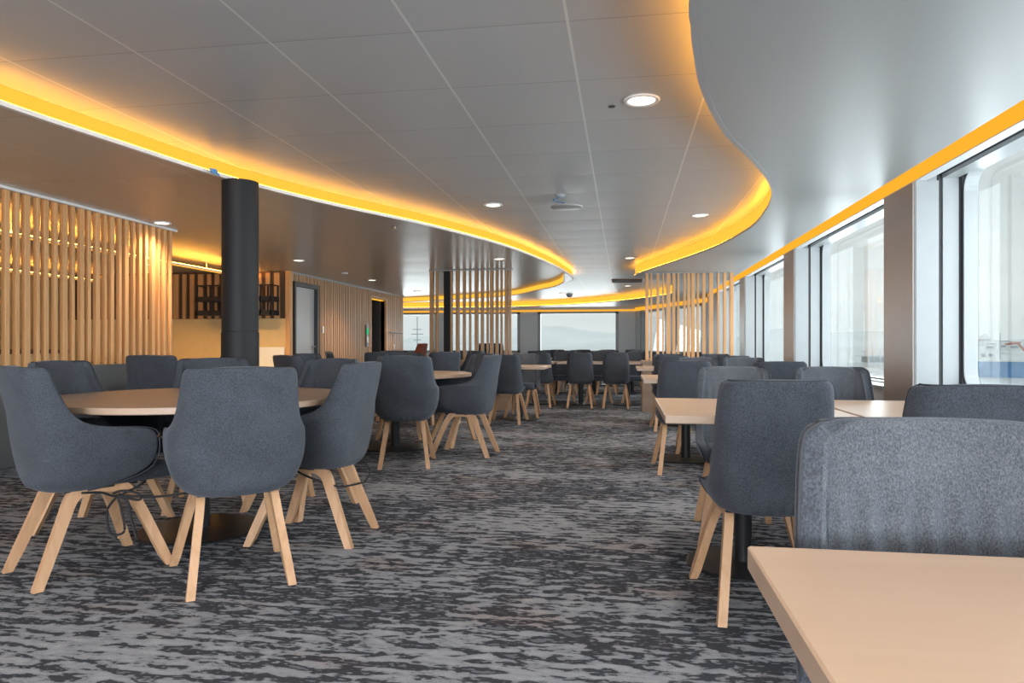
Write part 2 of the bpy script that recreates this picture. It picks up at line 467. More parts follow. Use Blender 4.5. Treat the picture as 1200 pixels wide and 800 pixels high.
win_no = 0
def side_window(y0, y1):
    global win_no
    win_no += 1
    zt = 2.215
    def rect(d, t, tt): return [(y0-d, ZS-t), (y1+d, ZS-t), (y1+d, tt), (y0-d, tt)]
    b = BM()
    box(b, XW+.005, XW+.15, y0-.02, y0+.012, ZS, 2.164); box(b, XW+.005, XW+.15, y1-.012, y1+.02, ZS, 2.164); box(b, XW-.02, XW+.15, y0-.0, y1+.0, ZS-.02, ZS+.012)
    root = obj('window_%d' % win_no, b, M['frame'])
    root['kind'] = 'structure'
    b = BM(); box(b, XW+.15, XW+.175, y0-.02, y0+.004, ZS, 2.30); box(b, XW+.15, XW+.175, y1-.004, y1+.02, ZS, 2.30)
    obj('gasket', b, M['gasket'], root)
    b = BM(); box(b, XW+.076, XW+.19, y0-.02, y1+.02, 2.29, 2.31); box(b, XW+.17, XW+.174, y0+.005, y1-.005, 2.205, 2.29)
    obj('blind_pocket', b, M['gasket'], root)
    obj('outer_frame', ringx(BM(), rect(.03, .03, 2.30), rect(-.015, -.02, 2.178), XW+.175, XW+.275), M['frame'], root)
    obj('gasket', ringx(BM(), rect(.03, .03, 2.30), rect(-.006, -.008, 2.192), XW+.275, XW+.30), M['gasket'], root)
    rin = rrect(y0+.035, y1-.035, ZS+.03, zt-.005, .13)
    ro = resample([(y0-.03, ZS-.03), None, (y1+.03, 2.32)], rin)
    obj('inner_frame', ringx(BM(), ro, rin, XW+.30, XW+.385), M['frame'], root)
    rin2 = rrect(y0+.02, y1-.02, ZS+.015, zt+.01, .14); rin3 = rrect(y0+.034, y1-.034, ZS+.029, zt-.004, .13)
    obj('bead', ringx(BM(), rin2, rin3, XW+.294, XW+.300), M['gasket'], root)
    obj('pane', bx(XW+.375, XW+.379, y0+.03, y1-.03, ZS+.025, zt), M['glass'], root)
    return root
for (a0, a1), (b0, b1) in zip(panels, panels[1:]): side_window(a1, b0)

# front wall, a shallow bay: straight part and one canted facet
YF = 21.4
def wall_run(p, q, opens, name, zt=2.045, zs=.78, th=.2):
    """wall between two plan points with openings given as distances along it"""
    global win_no
    p = Vector((*p, 0)); q = Vector((*q, 0)); d = (q-p); L = d.length
    mt = Matrix.Translation(p) @ Matrix.Rotation(math.atan2(d.y, d.x), 4, 'Z')
    b = BM()
    box(b, 0, L, 0, th, 0, zs); box(b, 0, L, 0, th, zt, 2.45)
    x = 0
    for o0, o1 in opens + [(L, L)]:
        if o0 - x > .01: box(b, x, o0, 0, th, zs, zt)
        x = o1
    bmesh.ops.transform(b, matrix=mt, verts=b.verts)
    struct(name, b, M['wall'])
    for o0, o1 in opens:
        win_no += 1
        b = BM()
        for bb in ((o0, o0+.09, zs, zt), (o1-.09, o1, zs, zt), (o0, o1, zs, zs+.08), (o0, o1, zt-.06, zt)):
            box(b, bb[0], bb[1], .02, .18, bb[2], bb[3])
        bmesh.ops.transform(b, matrix=mt, verts=b.verts)
        w = struct('window_%d' % win_no, b, M['frame'])
        b = bx(o0+.03, o1-.03, .085, .09, zs+.03, zt-.03)
        for v in b.verts: v.co.y += -.05 + .12*(v.co.z-zs)/(zt-zs)     # panes lean outward at the top
        bmesh.ops.transform(b, matrix=mt, verts=b.verts)
        obj('pane', b, M['glass'], w)
    return mt, L
mt, L = wall_run((-9.4, YF), (.38, YF), [(1.5, 3.62), (3.9, 6.26), (6.80, 9.27)], 'wall_front')
b = BM(); box(b, 0, L, -.03, -.002, 2.05, 2.10); bmesh.ops.transform(b, matrix=mt, verts=b.verts)
o = obj('led_front_strip', b, M['amber_win']); tag(o, 'thin amber light line above the far front windows', 'light strip')
mt, L = wall_run((.38, YF), (2.0, 17.2), [(.30, 2.1), (2.5, 4.2)], 'wall_front_right')
b = BM(); box(b, 0, L, -.03, -.002, 2.05, 2.15); bmesh.ops.transform(b, matrix=mt, verts=b.verts)
o = obj('led_front_strip', b, M['amber_win']); tag(o, 'amber light line above the canted far right corner windows', 'light strip')

# back wall behind the camera, with window openings made up to let fill light in
b = BM()
for bb in ((-9.4, 2.4, 0, .8), (-9.4, 2.4, 2.05, 2.4), (-9.4, -8.6, .8, 2.05), (-6.0, -4.6, .8, 2.05), (-2.0, -1.4, .8, 2.05), (1.4, 2.4, .8, 2.05)):
    box(b, bb[0], bb[1], -5.1, -5.0, bb[2], bb[3])
struct('wall_back', b, M['wall'])

# far left: outer wall of the servery and closing walls
struct('wall_left', bx(-9.5, -9.4, -5, 21.6, 0, 2.45), M['barwall'])
struct('wall_return', bx(-9.4, -5.42, 16.4, 16.5, 0, 2.219), M['wall'])

# slat-clad wall with two doors
XS = -5.3
b = BM()
for y0, y1, z0, z1 in ((10.56, 10.73, 0, ZL-.001), (10.73, 11.64, 2.03, ZL-.001), (11.64, 14.26, 0, ZL-.001), (14.26, 15.19, 2.04, ZL-.001), (15.19, 16.5, 0, ZL-.001)):
    box(b, XS-.12, XS-.03, y0, y1, z0, z1)
w = struct('wall_side', b, M['backing'])
b = BM(); y = 10.60; k = 0
while y < 16.47:
    wd = (.030, .045, .030, .055)[k % 4]; z0 = 0
    if 10.70 < y+wd and y < 11.67: z0 = 2.075
    if 14.23 < y+wd and y < 15.22: z0 = 2.085
    box(b, XS-.031, XS+.004, y, y+wd, z0, ZL-.03)
    y += wd + .030; k += 1
obj('slats', b, M['slat2'], w)
struct('trim_20', bx(XS-.13, XS+.012, 10.56, 16.5, ZL-.03, ZL-.002), M['frame'])
# door 1, closed
d = struct('door_1', bx(XS-.10, XS-.055, 10.78, 11.59, .01, 2.0, bev=.003), M['door'])
b = BM(); box(b, XS-.125, XS+.012, 10.73, 10.78, 0, 2.07); box(b, XS-.125, XS+.012, 11.59, 11.64, 0, 2.07); box(b, XS-.125, XS+.012, 10.78, 11.59, 2.0, 2.07)
obj('door_frame', b, M['doordark'], d)
b = BM(); box(b, XS-.056, XS-.045, 11.48, 11.53, .92, 1.04); tube(b, [(XS-.05, 11.505, 1.0), (XS+.01, 11.505, 1.0), (XS+.015, 11.37, 1.0)], .010, 8)
obj('door_handle', b, M['steel'], d)
obj('keyhole', lathe(BM(), [(0, 0), (.018, 0), (.018, .01), (0, .01)], n=14), M['steel'], d)
kh = bpy.data.objects['keyhole']; kh.rotation_euler = (0, PI/2, 0); kh.location = (XS-.056, 11.505, .88)
# door 2, open inward, dark corridor
d = struct('door_2', bx(XS-.9, XS-.86, 14.30, 15.14, .01, 2.0), M['doordark'])
b = BM(); box(b, XS-.125, XS+.012, 14.21, 14.26, 0, 2.085); box(b, XS-.125, XS+.012, 15.19, 15.24, 0, 2.085); box(b, XS-.125, XS+.012, 14.26, 15.19, 2.04, 2.085)
obj('door_frame', b, M['slat2'], d)
obj('door_side', bx(XS-.86, XS-.13, 15.19, 15.23, 0, 2.04), M['doordark'], d)
obj('door_leaf', bx(XS-.86, XS-.13, 14.22, 14.26, .01, 2.04), M['doordark'], d)
o = obj('led_door_line', bx(XS-.12, XS-.04, 14.27, 15.18, 2.02, 2.035), M['amber']); tag(o, 'amber light line over the open dark doorway', 'light strip')
# exit sign and small fittings on the slat wall
t = thing('exit_sign', 'small green and white lit exit sign on the slat wall beside the open doorway', 'sign', (XS+.005, 13.98, 1.25))
obj('backplate', bx(0, .02, -.065, .065, -.26, .20), M['black'], t)
obj('lit_panel', bx(.02, .026, -.05, .05, .0, .12), M['green'], t)
obj('white_panel', bx(.02, .026, -.05, .05, -.17, -.05), M['plastic'], t)
o = obj('handrail', tube(tube(tube(BM(), [(XS+.06, 15.35, 1.32), (XS+.06, 16.25, 1.32)], .016, 8), [(XS, 15.5, 1.32), (XS+.06, 15.5, 1.32)], .01, 6), [(XS, 16.1, 1.32), (XS+.06, 16.1, 1.32)], .01, 6), M['steel'])
tag(o, 'short steel grab rail on the slat wall right of the open doorway', 'handrail')
for y, z, lab in ((11.82, 1.30, 'small white switch plate on the slat wall beside the grey door'), (15.75, .98, 'small white call button on the slat wall below the grab rail')):
    t = thing('wall_switch', lab, 'switch', (XS+.004, y, z)); obj('plate', bx(0, .012, -.04, .04, -.06, .06, bev=.004), M['plastic'], t); obj('rocker', bx(.012, .018, -.02, .02, -.03, .03), M['plastic'], t)

# nook wall at the end of the servery
YN = 10.55
w = struct('wall_nook', bx(-9.3, -5.33, YN, YN+.1, 0, ZL-.001), M['backing'])
b = BM(); x = -9.25; k = 0
while x < -5.42:
    wd = (.07, .09, .06)[k % 3]; box(b, x, x+wd, YN-.03, YN-.001, 1.46, ZL-.03); x += wd + .075; k += 1
obj('slats', b, M['slat'], w)
obj('upper_panel', bx(-9.3, -5.345, YN-.022, YN-.001, .74, 1.455), M['cream'], w)
obj('lower_panel', bx(-9.3, -5.345, YN-.035, YN-.001, .08, .73), M['cream'], w)
obj('corner_post', bx(-5.345, -5.27, YN-.04, YN+.06, 0, ZL-.002), M['slat'], w)
# black wall shelf
t = thing('wall_shelf', 'black metal open wall shelf on the slatted nook wall behind the column', 'shelf', (-6.1, YN-.03, 1.5))
for z in (.03, .25): obj('shelf_board', bx(-.645, .645, -.26, 0, z-.03, z+.05), M['black'], t)
for x in (-.63, -.40, .46, .63):
    b = BM()
    for y in (-.25, -.02): box(b, x-.012, x+.012, y-.01, y+.01, 0, .48)
    obj('upright', b, M['black'], t)
b = BM(); box(b, -.645, .645, -.26, -.24, .465, .485); box(b, -.645, -.625, -.26, 0, .465, .485); box(b, .625, .645, -.26, 0, .465, .485)
obj('top_rail', b, M['black'], t)
# leaning board
b = bx(-.225, .225, -.012, .012, 0, 1.0, bev=.003)
bmesh.ops.transform(b, matrix=Matrix.Rotation(math.radians(-9), 4, 'X'), verts=b.verts)
o = obj('leaning_board', b, M['white']); o.location = (-5.57, 10.33, .004); tag(o, 'plain white board leaning against the nook wall near the grey door', 'board')

# ------------------------------------------------------------------ servery behind the left slats
t = thing('slat_screen', 'tall oak slat screen on a grey low wall at the left, floor to ceiling', 'partition', (0, 0, 0))
b = BM()
P = [(-4.55, .855), (-4.80, .855), (-5.25, .0), (-5.10, .0)]
lo = [b.verts.new((x, 2.2, z)) for x, z in P]; hi = [b.verts.new((x, 7.0, z)) for x, z in P]
b.faces.new(lo); b.faces.new(hi[::-1])
for i in range(4): b.faces.new((lo[i], lo[(i+1) % 4], hi[(i+1) % 4], hi[i]))
obj('low_wall', b, M['lowwall'], t)
obj('head_rail', bx(-4.64, -4.56, 2.2, 6.62, ZL-.022, ZL-.001), M['rim'], t)
y = 2.3; k = 0
while y < 6.56:
    wd = (.030, .042, .034, .050)[k % 4]
    obj('slat', bx(-4.622, -4.583, y, y+wd, .855, ZL-.022, bev=.003, seg=1), M['slat'], t)
    y += wd + (.054, .048, .062, .044, .058)[k % 5]; k += 1
t = thing('bar_counter', 'servery counter with pale front behind the left slat screen', 'counter', (-7.6, 5.2, 0))
obj('front', bx(-.35, .35, -3, 3, 0, .92), M['cream'], t); obj('worktop', bx(-.4, .4, -3.05, 3.05, .92, .97), M['backing'], t)
for y, lab in ((6.55, 'steel coffee machine on the counter behind the left slat screen'),):
    t = thing('coffee_machine', lab, 'machine', (-7.6, y, .97))
    obj('body', bx(-.2, .2, -.28, .28, .1, .42, bev=.02), M['steel'], t); obj('base', bx(-.22, .22, -.3, .3, 0, .08), M['black'], t)
    obj('back', bx(-.2, -.1, -.26, .26, .08, .12), M['black'], t); obj('panel', bx(.2, .21, -.24, .24, .16, .30), M['black'], t)
t = thing('drinks_cooler', 'dark glass-fronted drinks cooler behind the left slat screen', 'cooler', (-9.0, 6.0, 0))
obj('cabinet', bx(-.3, .3, -.6, .6, 0, 1.9), M['doordark'], t); obj('door', bx(.3, .33, -.58, .58, .1, 1.85), M['black'], t)
for x, y0, y1, lab in ((-5.82, 2.5, 10.45, 'amber light rail under the servery ceiling behind the slat screen'), (-8.7, 2.5, 10.45, 'amber light rail along the back wall of the servery')):
    t = thing('led_rail', lab, 'light strip', (x, 0, 0))
    obj('rail', bx(-.02, .02, y0, y1, 2.085, 2.110), M['rim'], t)
    obj('led_line', bx(-.010, .010, y0, y1, 2.1105, 2.114), M['amber_rail'], t)
    obj('diffuser', bx(-.016, .016, y0, y1, 2.077, 2.0845), M['amber'], t)
    y = y0 + .2
    while y < y1: obj('hanger', bx(-.006, .006, y, y+.012, 2.1185, ZL-.001), M['rim'], t); y += 1.6
# ------------------------------------------------------------------ black column
t = thing('column', 'round black column rising behind the front round table to the ceiling', 'column', (-2.765, 4.745, 0))
obj('shaft', lathe(BM(), [(.128, 1.13), (.128, ZL-.001)], n=72), M['column'], t)
obj('lower_sleeve', lathe(BM(), [(.131, 0), (.131, 1.122), (.126, 1.124), (.126, 1.132)], n=72), M['column'], t)

# ------------------------------------------------------------------ slat partitions in the middle distance
def partition(label, xs, y, x0, x1, zt, yb0, yb1, wd='slat'):
    t = thing('slat_partition', label, 'partition', (0, 0, 0))
    obj('base', bx(x0, x1, yb0, yb1, .0, .76, bev=.004), M['box'], t)
    obj('base_top', bx(x0-.01, x1+.01, yb0-.01, yb1+.01, .76, .785), M['box'], t)
    obj('head_rail', bx(xs[0][0]-.04, xs[-1][0]+.04, y-.05, y+.05, zt-.012, zt-.001), M['frame'], t)
    for x, w in xs: obj('slat', bx(x-w/2, x+w/2, y-.045, y+.045, .785, zt-.012, bev=.002, seg=1), M[wd], t)
    return t
L = [-3.019, -2.932, -2.695, -2.595, -2.487, -2.393, -2.289, -2.195, -2.11, -2.044, -1.959, -1.888, -1.808, -1.751]
Wd = [.055, .03, .025, .05, .036, .025, .05, .04, .025, .05, .04, .025, .05, .03]
partition('oak slat partition left of the aisle between round tables and the far rows', list(zip(L, Wd)), 10.86, -3.05, -1.755, ZL, 10.8, 11.06, 'slat_shaded')
t = thing('post', 'slim dark square post standing inside the left oak slat partition', 'post', (-2.83, 11.14, 0))
obj('shaft', bx(-.055, .055, -.055, .055, .01, ZL-.001), M['column'], t); obj('foot', bx(-.07, .07, -.07, .07, 0, .01), M['column'], t)
R = [.396, .466, .574, .659, .744, .832, .905, 1.004, 1.069, 1.140, 1.220, 1.315, 1.43, 1.545, 1.645, 1.755]
Wd = [.045, .024, .04, .024, .06, .045, .03, .03, .045, .055, .03, .045, .06, .03, .045, .055]
partition('oak slat partition right of the aisle reaching to the windows', [(x*.955, w) for x, w in zip(R, Wd)], 11.35, .29, 1.84, ZR, 10.87, 11.45)

# ------------------------------------------------------------------ chairs
ARM = [(.385, .150, -.185, .11), (.392, .185, -.212, .17), (.41, .215, -.232, .26), (.44, .243, -.243, .37), (.48, .265, -.249, .43), (.53, .279, -.256, .455), (.58, .284, -.263, .465), (.625, .284, -.269, .465), (.650, .282, -.273, .445), (.663, .280, -.276, .38), (.670, .276, -.278, .28), (.684, .268, -.281, .20), (.72, .254, -.286, .145), (.78, .244, -.296, .115), (.85, .236, -.308, .10), (.905, .230, -.317, .09), (.928, .220, -.320, .085), (.938, .195, -.322, .075)]
SIDE = [(.385, .14, -.175, .10), (.392, .172, -.203, .22), (.41, .198, -.222, .36), (.44, .216, -.235, .43), (.465, .223, -.241, .41), (.48, .225, -.244, .31), (.495, .225, -.247, .18), (.53, .223, -.252, .125), (.60, .220, -.262, .105), (.70, .215, -.278, .095), (.80, .209, -.295, .09), (.86, .203, -.305, .085), (.888, .196, -.310, .08), (.904, .172, -.312, .07)]

def shell_mesh(rows, top_extra=0):
    b = BM(); grid = []
    th = .048
    for z, hw, yb, Lr in rows:
        r = min(.13, hw*.6, Lr*.9)
        pts = []
        for i in range(6): pts.append((-hw, yb + Lr + (r-Lr)*i/6))
        for i in range(5):
            a = PI + PI/2*i/4; pts.append((-hw+r+r*math.cos(a), yb+r+r*math.sin(a)))
        for i in range(1, 4):
            pts.append((-hw+r+(2*hw-2*r)*i/4, yb - .012*math.sin(PI*i/4)))
        for i in range(5):
            a = -PI/2 + PI/2*i/4; pts.append((hw-r+r*math.cos(a), yb+r+r*math.sin(a)))
        for i in range(1, 7): pts.append((hw, yb + r + (Lr-r)*i/6))
        grid.append([b.verts.new((x, y, z)) for x, y in pts])
    for a, c in zip(grid, grid[1:]):
        for i in range(len(a)-1): b.faces.new((a[i], a[i+1], c[i+1], c[i]))
    rim = [v.co.copy() for v in [g[0] for g in grid] + grid[-1][1:-1] + [g[-1] for g in reversed(grid)]]
    return b, rim

def make_shell(name, rows, parent, mats, level=2):
    b, rim = shell_mesh(rows)
    bmesh.ops.recalc_face_normals(b, faces=b.faces)
    # outward = away from the seat axis
    f = max(b.faces, key=lambda f: -f.calc_center_median().y)
    if f.normal.y > 0: bmesh.ops.reverse_faces(b, faces=b.faces)
    me = bpy.data.meshes.new(name); b.to_mesh(me); b.free()
    o = link(name, me, mats[0], parent); me.materials.append(mats[1])
    so = o.modifiers.new('thick', 'SOLIDIFY'); so.thickness = .042; so.offset = -1; so.material_offset = 1; so.use_even_offset = False
    sb = o.modifiers.new('soft', 'SUBSURF'); sb.levels = sb.render_levels = level
    bake(o)
    for v in o.data.vertices:          # gathers in the cloth low on the back
        c = v.co
        if abs(c.x) < .2:
            if v.normal.y > .5 and .63 < c.z < .83:
                w = math.sin((c.z-.63)/.20*PI)**2*(1-(abs(c.x)/.2)**4)
                c.y += .009*w*math.sin(c.x*2*PI/.046+1.5*math.sin(c.x*9))
            elif c.y < -.17 and .388 < c.z < .44 and abs(c.x) < .15:
                w = math.sin((c.z-.388)/.052*PI)**2*(1-(abs(c.x)/.15)**4)
                c.y += .004*w*math.sin(c.x*2*PI/.045)
    for p in o.data.polygons: p.use_smooth = True
    return o, rim

def seat_mesh(x, y0, y1, z0, z1):
    b = bx(-x, x, y0, y1, z0, z1, bev=.03, seg=3)
    bmesh.ops.subdivide_edges(b, edges=[e for e in b.edges if e.calc_length() > .1], cuts=4, use_grid_fill=True)
    for v in b.verts:
        if v.co.z > z1-.001: v.co.z += .012*(1-(v.co.x/x)**2)*(1-((v.co.y-(y0+y1)/2)/((y1-y0)/2))**2)
    return b

def leg_frame_mesh(s):
    """bent inverted-U frame: rear foot, top, front foot"""
    raw = [(s*.200, -.265, 0), (s*.186, -.225, .10), (s*.163, -.158, .27), (s*.153, -.128, .345), (s*.149, -.098, .380), (s*.148, -.06, .392), (s*.148, 0, .394), (s*.148, .05, .392), (s*.151, .088, .380), (s*.158, .118, .345), (s*.176, .158, .27), (s*.222, .242, .055), (s*.235, .265, 0)]
    pts = spline(raw[1:-1], 3)
    pts = [Vector(raw[0])] + pts + [Vector(raw[-1])]
    n = len(pts)
    thk = [.040 + .014*math.sin(PI*i/(n-1)) for i in range(n)]
    return sweep(BM(), pts, .034, thk, (1, 0, 0))

def flat_feet(b):
    for v in b.verts:
        if v.co.z < .03: v.co.z = 0.0
    return b

def make_chair(name, kind, mats, seatmat, label, level=2):
    t = thing(name, label, 'chair')
    rows = ARM if kind == 'arm' else SIDE
    sh, rim = make_shell('backrest', rows, t, mats, level)
    sh['label'] = 'upholstered bucket back wrapping forward into arms' if kind == 'arm' else 'upholstered back wrapping forward around the seat'
    inr = [Vector((p.x*.985, p.y*.985+.002, p.z-.001 if p.z < .8 else p.z-.004)) for p in rim]
    obj('piping', tube(BM(), spline(inr, 2), .0035, 5), M['pipe'], sh, True)
    if kind == 'arm':
        st = obj('seat', seat_mesh(.212, -.16, .30, .400, .475), seatmat, t, True)
    else:
        st = obj('seat', seat_mesh(.178, -.15, .27, .400, .475), seatmat, t, True)
    obj('under_seat', bx(-.165, .165, -.15, .15, .388, .402), M['black'], t)
    for s in (-1, 1): obj('leg_frame', flat_feet(leg_frame_mesh(s)), M['oak'], t)
    return t

arm0 = make_chair('armchair', 'arm', (M['fab'], M['fab']), M['fab_seat'], 'x')
side0 = make_chair('dining_chair', 'side', (M['fab'], M['fab_in']), M['fab_in'], 'x')
used = set()
def chair(proto, x, y, fx, fy, label, group=None):
    rz = math.atan2(-fx, fy)
    if proto.name not in used:
        used.add(proto.name); proto.location = (x, y, 0); proto.rotation_euler = (0, 0, rz); proto['label'] = label
        if group: proto['group'] = group
        return proto
    return dup(proto, (x, y, 0), rz, label, group)

g1 = 'armchairs around the front round table'
chair(arm0, -1.73, 2.92, -.61, .79, 'charcoal armchair nearest the camera at the front round table, back turned to us', g1)
chair(arm0, -2.45, 2.90, .51, .86, 'charcoal armchair at the left end of the front round table, seen from its side', g1)
chair(arm0, -1.64, 3.57, -1, -.02, 'charcoal armchair on the aisle side of the front round table, facing left', g1)
chair(arm0, -2.92, 3.57, .97, .1, 'charcoal armchair left behind the front round table beside the grey low wall', g1)
chair(arm0, -2.66, 4.20, .45, -.86, 'charcoal armchair behind the front round table, right in front of the black column', g1)
chair(arm0, -2.0, 4.17, -.35, -.93, 'charcoal armchair right behind the front round table, gathered inner back facing us', g1)
g2 = 'armchairs around the second round table'
chair(arm0, -1.86, 5.86, -.24, .97, 'charcoal armchair with its back to us at the second round table', g2)
chair(arm0, -1.47, 6.47, -1, .06, 'charcoal armchair at the aisle end of the second round table, open side showing dark seat', g2)
chair(arm0, -1.66, 7.15, -.7, -.65, 'charcoal armchair at the far right of the second round table, inner back facing us', g2)
chair(arm0, -2.46, 7.56, .22, -.97, 'charcoal armchair at the far side of the second round table', g2)
chair(arm0, -3.05, 6.95, .97, -.1, 'charcoal armchair at the wall side of the second round table', g2)
chair(arm0, -2.80, 6.05, .6, .8, 'charcoal armchair at the near left of the second round table', g2)
g3 = 'armchairs around the third round table'
chair(arm0, -2.46, 9.05, -.7, .7, 'charcoal armchair at the near right of the third round table, by the slat partition', g3)
chair(arm0, -3.05, 8.82, 0, 1, 'charcoal armchair at the near side of the third round table', g3)
chair(arm0, -3.80, 9.35, .9, .4, 'charcoal armchair at the wall side of the third round table', g3)
chair(arm0, -3.50, 10.45, .4, -.9, 'charcoal armchair at the far side of the third round table', g3)
chair(arm0, -2.40, 10.25, -.75, -.6, 'charcoal armchair at the far right of the third round table against the partition', g3)
chair(arm0, -4.26, 6.0, -.12, 1, 'dark chair with its back to us at the small table by the left slat screen')
# right-hand rows
chair(side0, .55, 2.93, -.03, 1, 'large blue-grey chair with its back to us at the second aisle table')
chair(side0, 1.14, 2.72, .02, 1, 'blue-grey chair top by the window, back to us, behind the large melange chair')
chair(side0, .63, 3.96, 0, -1, 'grey chair facing us on the aisle side across the second window table')
chair(side0, 1.18, 3.99, .03, -1, 'grey chair facing us beside the window across the second window table')
chair(side0, .49, 5.93, .01, 1, 'blue-grey chair with its back to us at the aisle, third window table')
chair(side0, 1.20, 5.90, 0, 1, 'blue-grey chair with its back to us by the window, third window table')
chair(side0, .74, 7.02, 0, -1, 'grey chair facing us at the aisle across the third window table')
chair(side0, 1.19, 7.02, .02, -1, 'grey chair facing us by the window across the third window table')
chair(side0, .58, 8.76, .0, 1, 'dark chair with its back to us at the aisle, fourth window table')
chair(side0, 1.28, 8.76, 0, 1, 'dark chair with its back to us by the window, fourth window table')
chair(side0, .62, 9.86, 0, -1, 'chair facing us at the aisle across the fourth window table')
chair(side0, 1.27, 9.86, 0, -1, 'chair facing us by the window across the fourth window table')
chair(side0, -1.52, 9.20, 0, 1, 'dark chair with its back to us before the left slat partition')
chair(side0, -1.42, 10.05, 0, -1, 'chair facing us across the table in front of the left slat partition')
for x, lab in ((-1.38, 'dark chair at the left end of the near far-row line, its back to us'), (-.70, 'dark chair mid-aisle in the far row, its back to us, left of its twin'), (-.115, 'dark chair in the far row, its back to us, beside the right partition')):
    chair(side0, x, 11.72, 0, 1, lab)
for x, lab in ((-1.08, 'chair facing us behind the left dark chair of the far row'), (-.42, 'chair facing us between the two dark aisle chairs of the far row'), (.22, 'chair facing us at the right end of the far row near the partition')):
    chair(side0, x, 12.68, 0, -1, lab)
gf = 'chairs of the far rows by the front windows'
for y, f in ((14.75, 1), (15.75, -1), (17.7, 1), (18.7, -1)):
    for x in (-1.75, -1.1, -.35, .3):
        chair(side0, x + random.uniform(-.06, .06), y, 0, f, 'small dark chair in the far rows by the front windows', gf)
for x, y in ((-3.3, 13.2), (-4.2, 13.0), (-3.6, 15.0), (-2.8, 15.0)):
    chair(side0, x, y, 0, 1, 'small dark chair behind the left slat partition', 'chairs behind the left partition')
chair(side0, 1.25, 13.2, 0, 1, 'small dark chair behind the right slat partition at the window', None)
chair(side0, .72, 13.2, 0, 1, 'small dark chair behind the right slat partition at the aisle', None)

# chair with coarser cloth at the front right, and two odd ones
near = make_chair('dining_chair', 'side', (M['fab'], M['fab_in']), M['fab_in'], 'large grey melange chair facing us behind the front right table', 3)
near.scale = (1.1, 1, 1.005); near.location = (.50, .955, 0); near.rotation_euler = (0, 0, PI+math.atan2(.0, 1))
rust = make_chair('armchair', 'arm', (M['rust'], M['rust']), M['rust'], 'rust red armchair in the amber nook behind the black column')
rust.location = (-5.45, 8.7, 0); rust.rotation_euler = (0, 0, 2.6)
t = make_chair('high_back_chair', 'arm', (M['rust'], M['fab_seat']), M['fab_seat'], 'tall dark red high-backed chair glimpsed through the left slat partition')
t.location = (-2.55, 13.1, 0); t.scale = (1.15, 1.1, 1.13); t.rotation_euler = (0, 0, PI)
dup(t, (-4.35, 13.9, 0), PI*.5, 'tall dark high-backed chair seen edge-on by the far end of the slat wall').scale = (1.1, 1.1, 1.13)

# ------------------------------------------------------------------ tables
def round_table(x, y, r, rb, label, zt=.75):
    t = thing('round_table', label, 'table', (x, y, 0))
    obj('tabletop', lathe(BM(), [(0, zt-.032), (r-.004, zt-.032), (r, zt-.028), (r, zt-.002), (r-.003, zt), (0, zt)], n=96), M['top'], t)
    obj('pedestal', lathe(BM(), [(0, .02), (.045, .02), (.045, zt-.04), (0, zt-.04)], n=28), M['black'], t, False)
    obj('top_plate', lathe(BM(), [(0, zt-.042), (.2, zt-.042), (.2, zt-.0325), (0, zt-.0325)], n=40), M['black'], t)
    obj('base_disc', lathe(BM(), [(0, 0), (rb, 0), (rb, .008), (rb-.01, .013), (.06, .022), (0, .022)], n=64), M['black'], t)
round_table(-2.32, 3.58, .80, .33, 'large round oak-topped table at the front left on a black disc base')
round_table(-2.25, 6.74, .76, .33, 'second round oak-topped table along the left of the aisle')
round_table(-3.12, 9.70, .70, .30, 'third round table in front of the left slat partition')

def rect_proto():
    t = thing('dining_table', 'x', 'table')
    b = bx(-.386, .386, -.475, .475, .706, .741, bev=.003, seg=1)
    tp = obj('tabletop', b, M['top'], t)
    obj('pedestal', lathe(BM(), [(0, .02), (.04, .02), (.04, .70), (0, .70)], n=24), M['black'], t)
    obj('top_plate', bx(-.2, .2, -.25, .25, .695, .7055), M['black'], t)
    obj('base_disc', lathe(BM(), [(0, 0), (.26, 0), (.26, .008), (.25, .013), (.05, .022), (0, .022)], n=56), M['black'], t)
    return t
tab0 = rect_proto(); first = True
def table(x, y, label, group=None):
    global first
    if first:
        first = False; tab0.location = (x, y, 0); tab0['label'] = label
        if group: tab0['group'] = group
        return tab0
    return dup(tab0, (x, y, 0), 0, label, group)
XA, XB = .558, 1.345
table(XA+.005, .575, 'beech-topped table cut off by the frame at the front right corner')
table(XA, 3.42, 'beech-topped table at the aisle, second of the window rows')
table(XB, 3.42, 'pale beech table by the window, pushed up to the second aisle table')
table(XA, 6.45, 'beech-topped table at the aisle, third of the window rows')
table(XB, 6.45, 'beech-topped table by the window in the third row')
table(XA, 9.32, 'beech-topped table at the aisle in front of the right slat partition')
table(XB, 9.32, 'beech-topped table by the window in front of the right slat partition')
table(-1.41, 9.62, 'beech table left of the aisle in front of the left slat partition')
for x, lab in ((-1.53, 'beech table at the left of the far row seen down the aisle'), (-.72, 'beech table in the middle of the far row seen down the aisle'), (.08, 'beech table at the right of the far row seen down the aisle')):
    table(x, 12.2, lab)
for y in (15.25, 18.2):
    for x in (-1.45, -.62, .2): table(x, y, 'small beech table in the far rows by the front windows', 'tables of the far rows')
table(-3.2, 15.5, 'beech table behind the left slat partition')
t = dup(tab0, (-4.15, 6.72, 0), 0, 'small beech table behind a dark chair along the left slat screen'); t.scale = (.9, .8, 1.04)

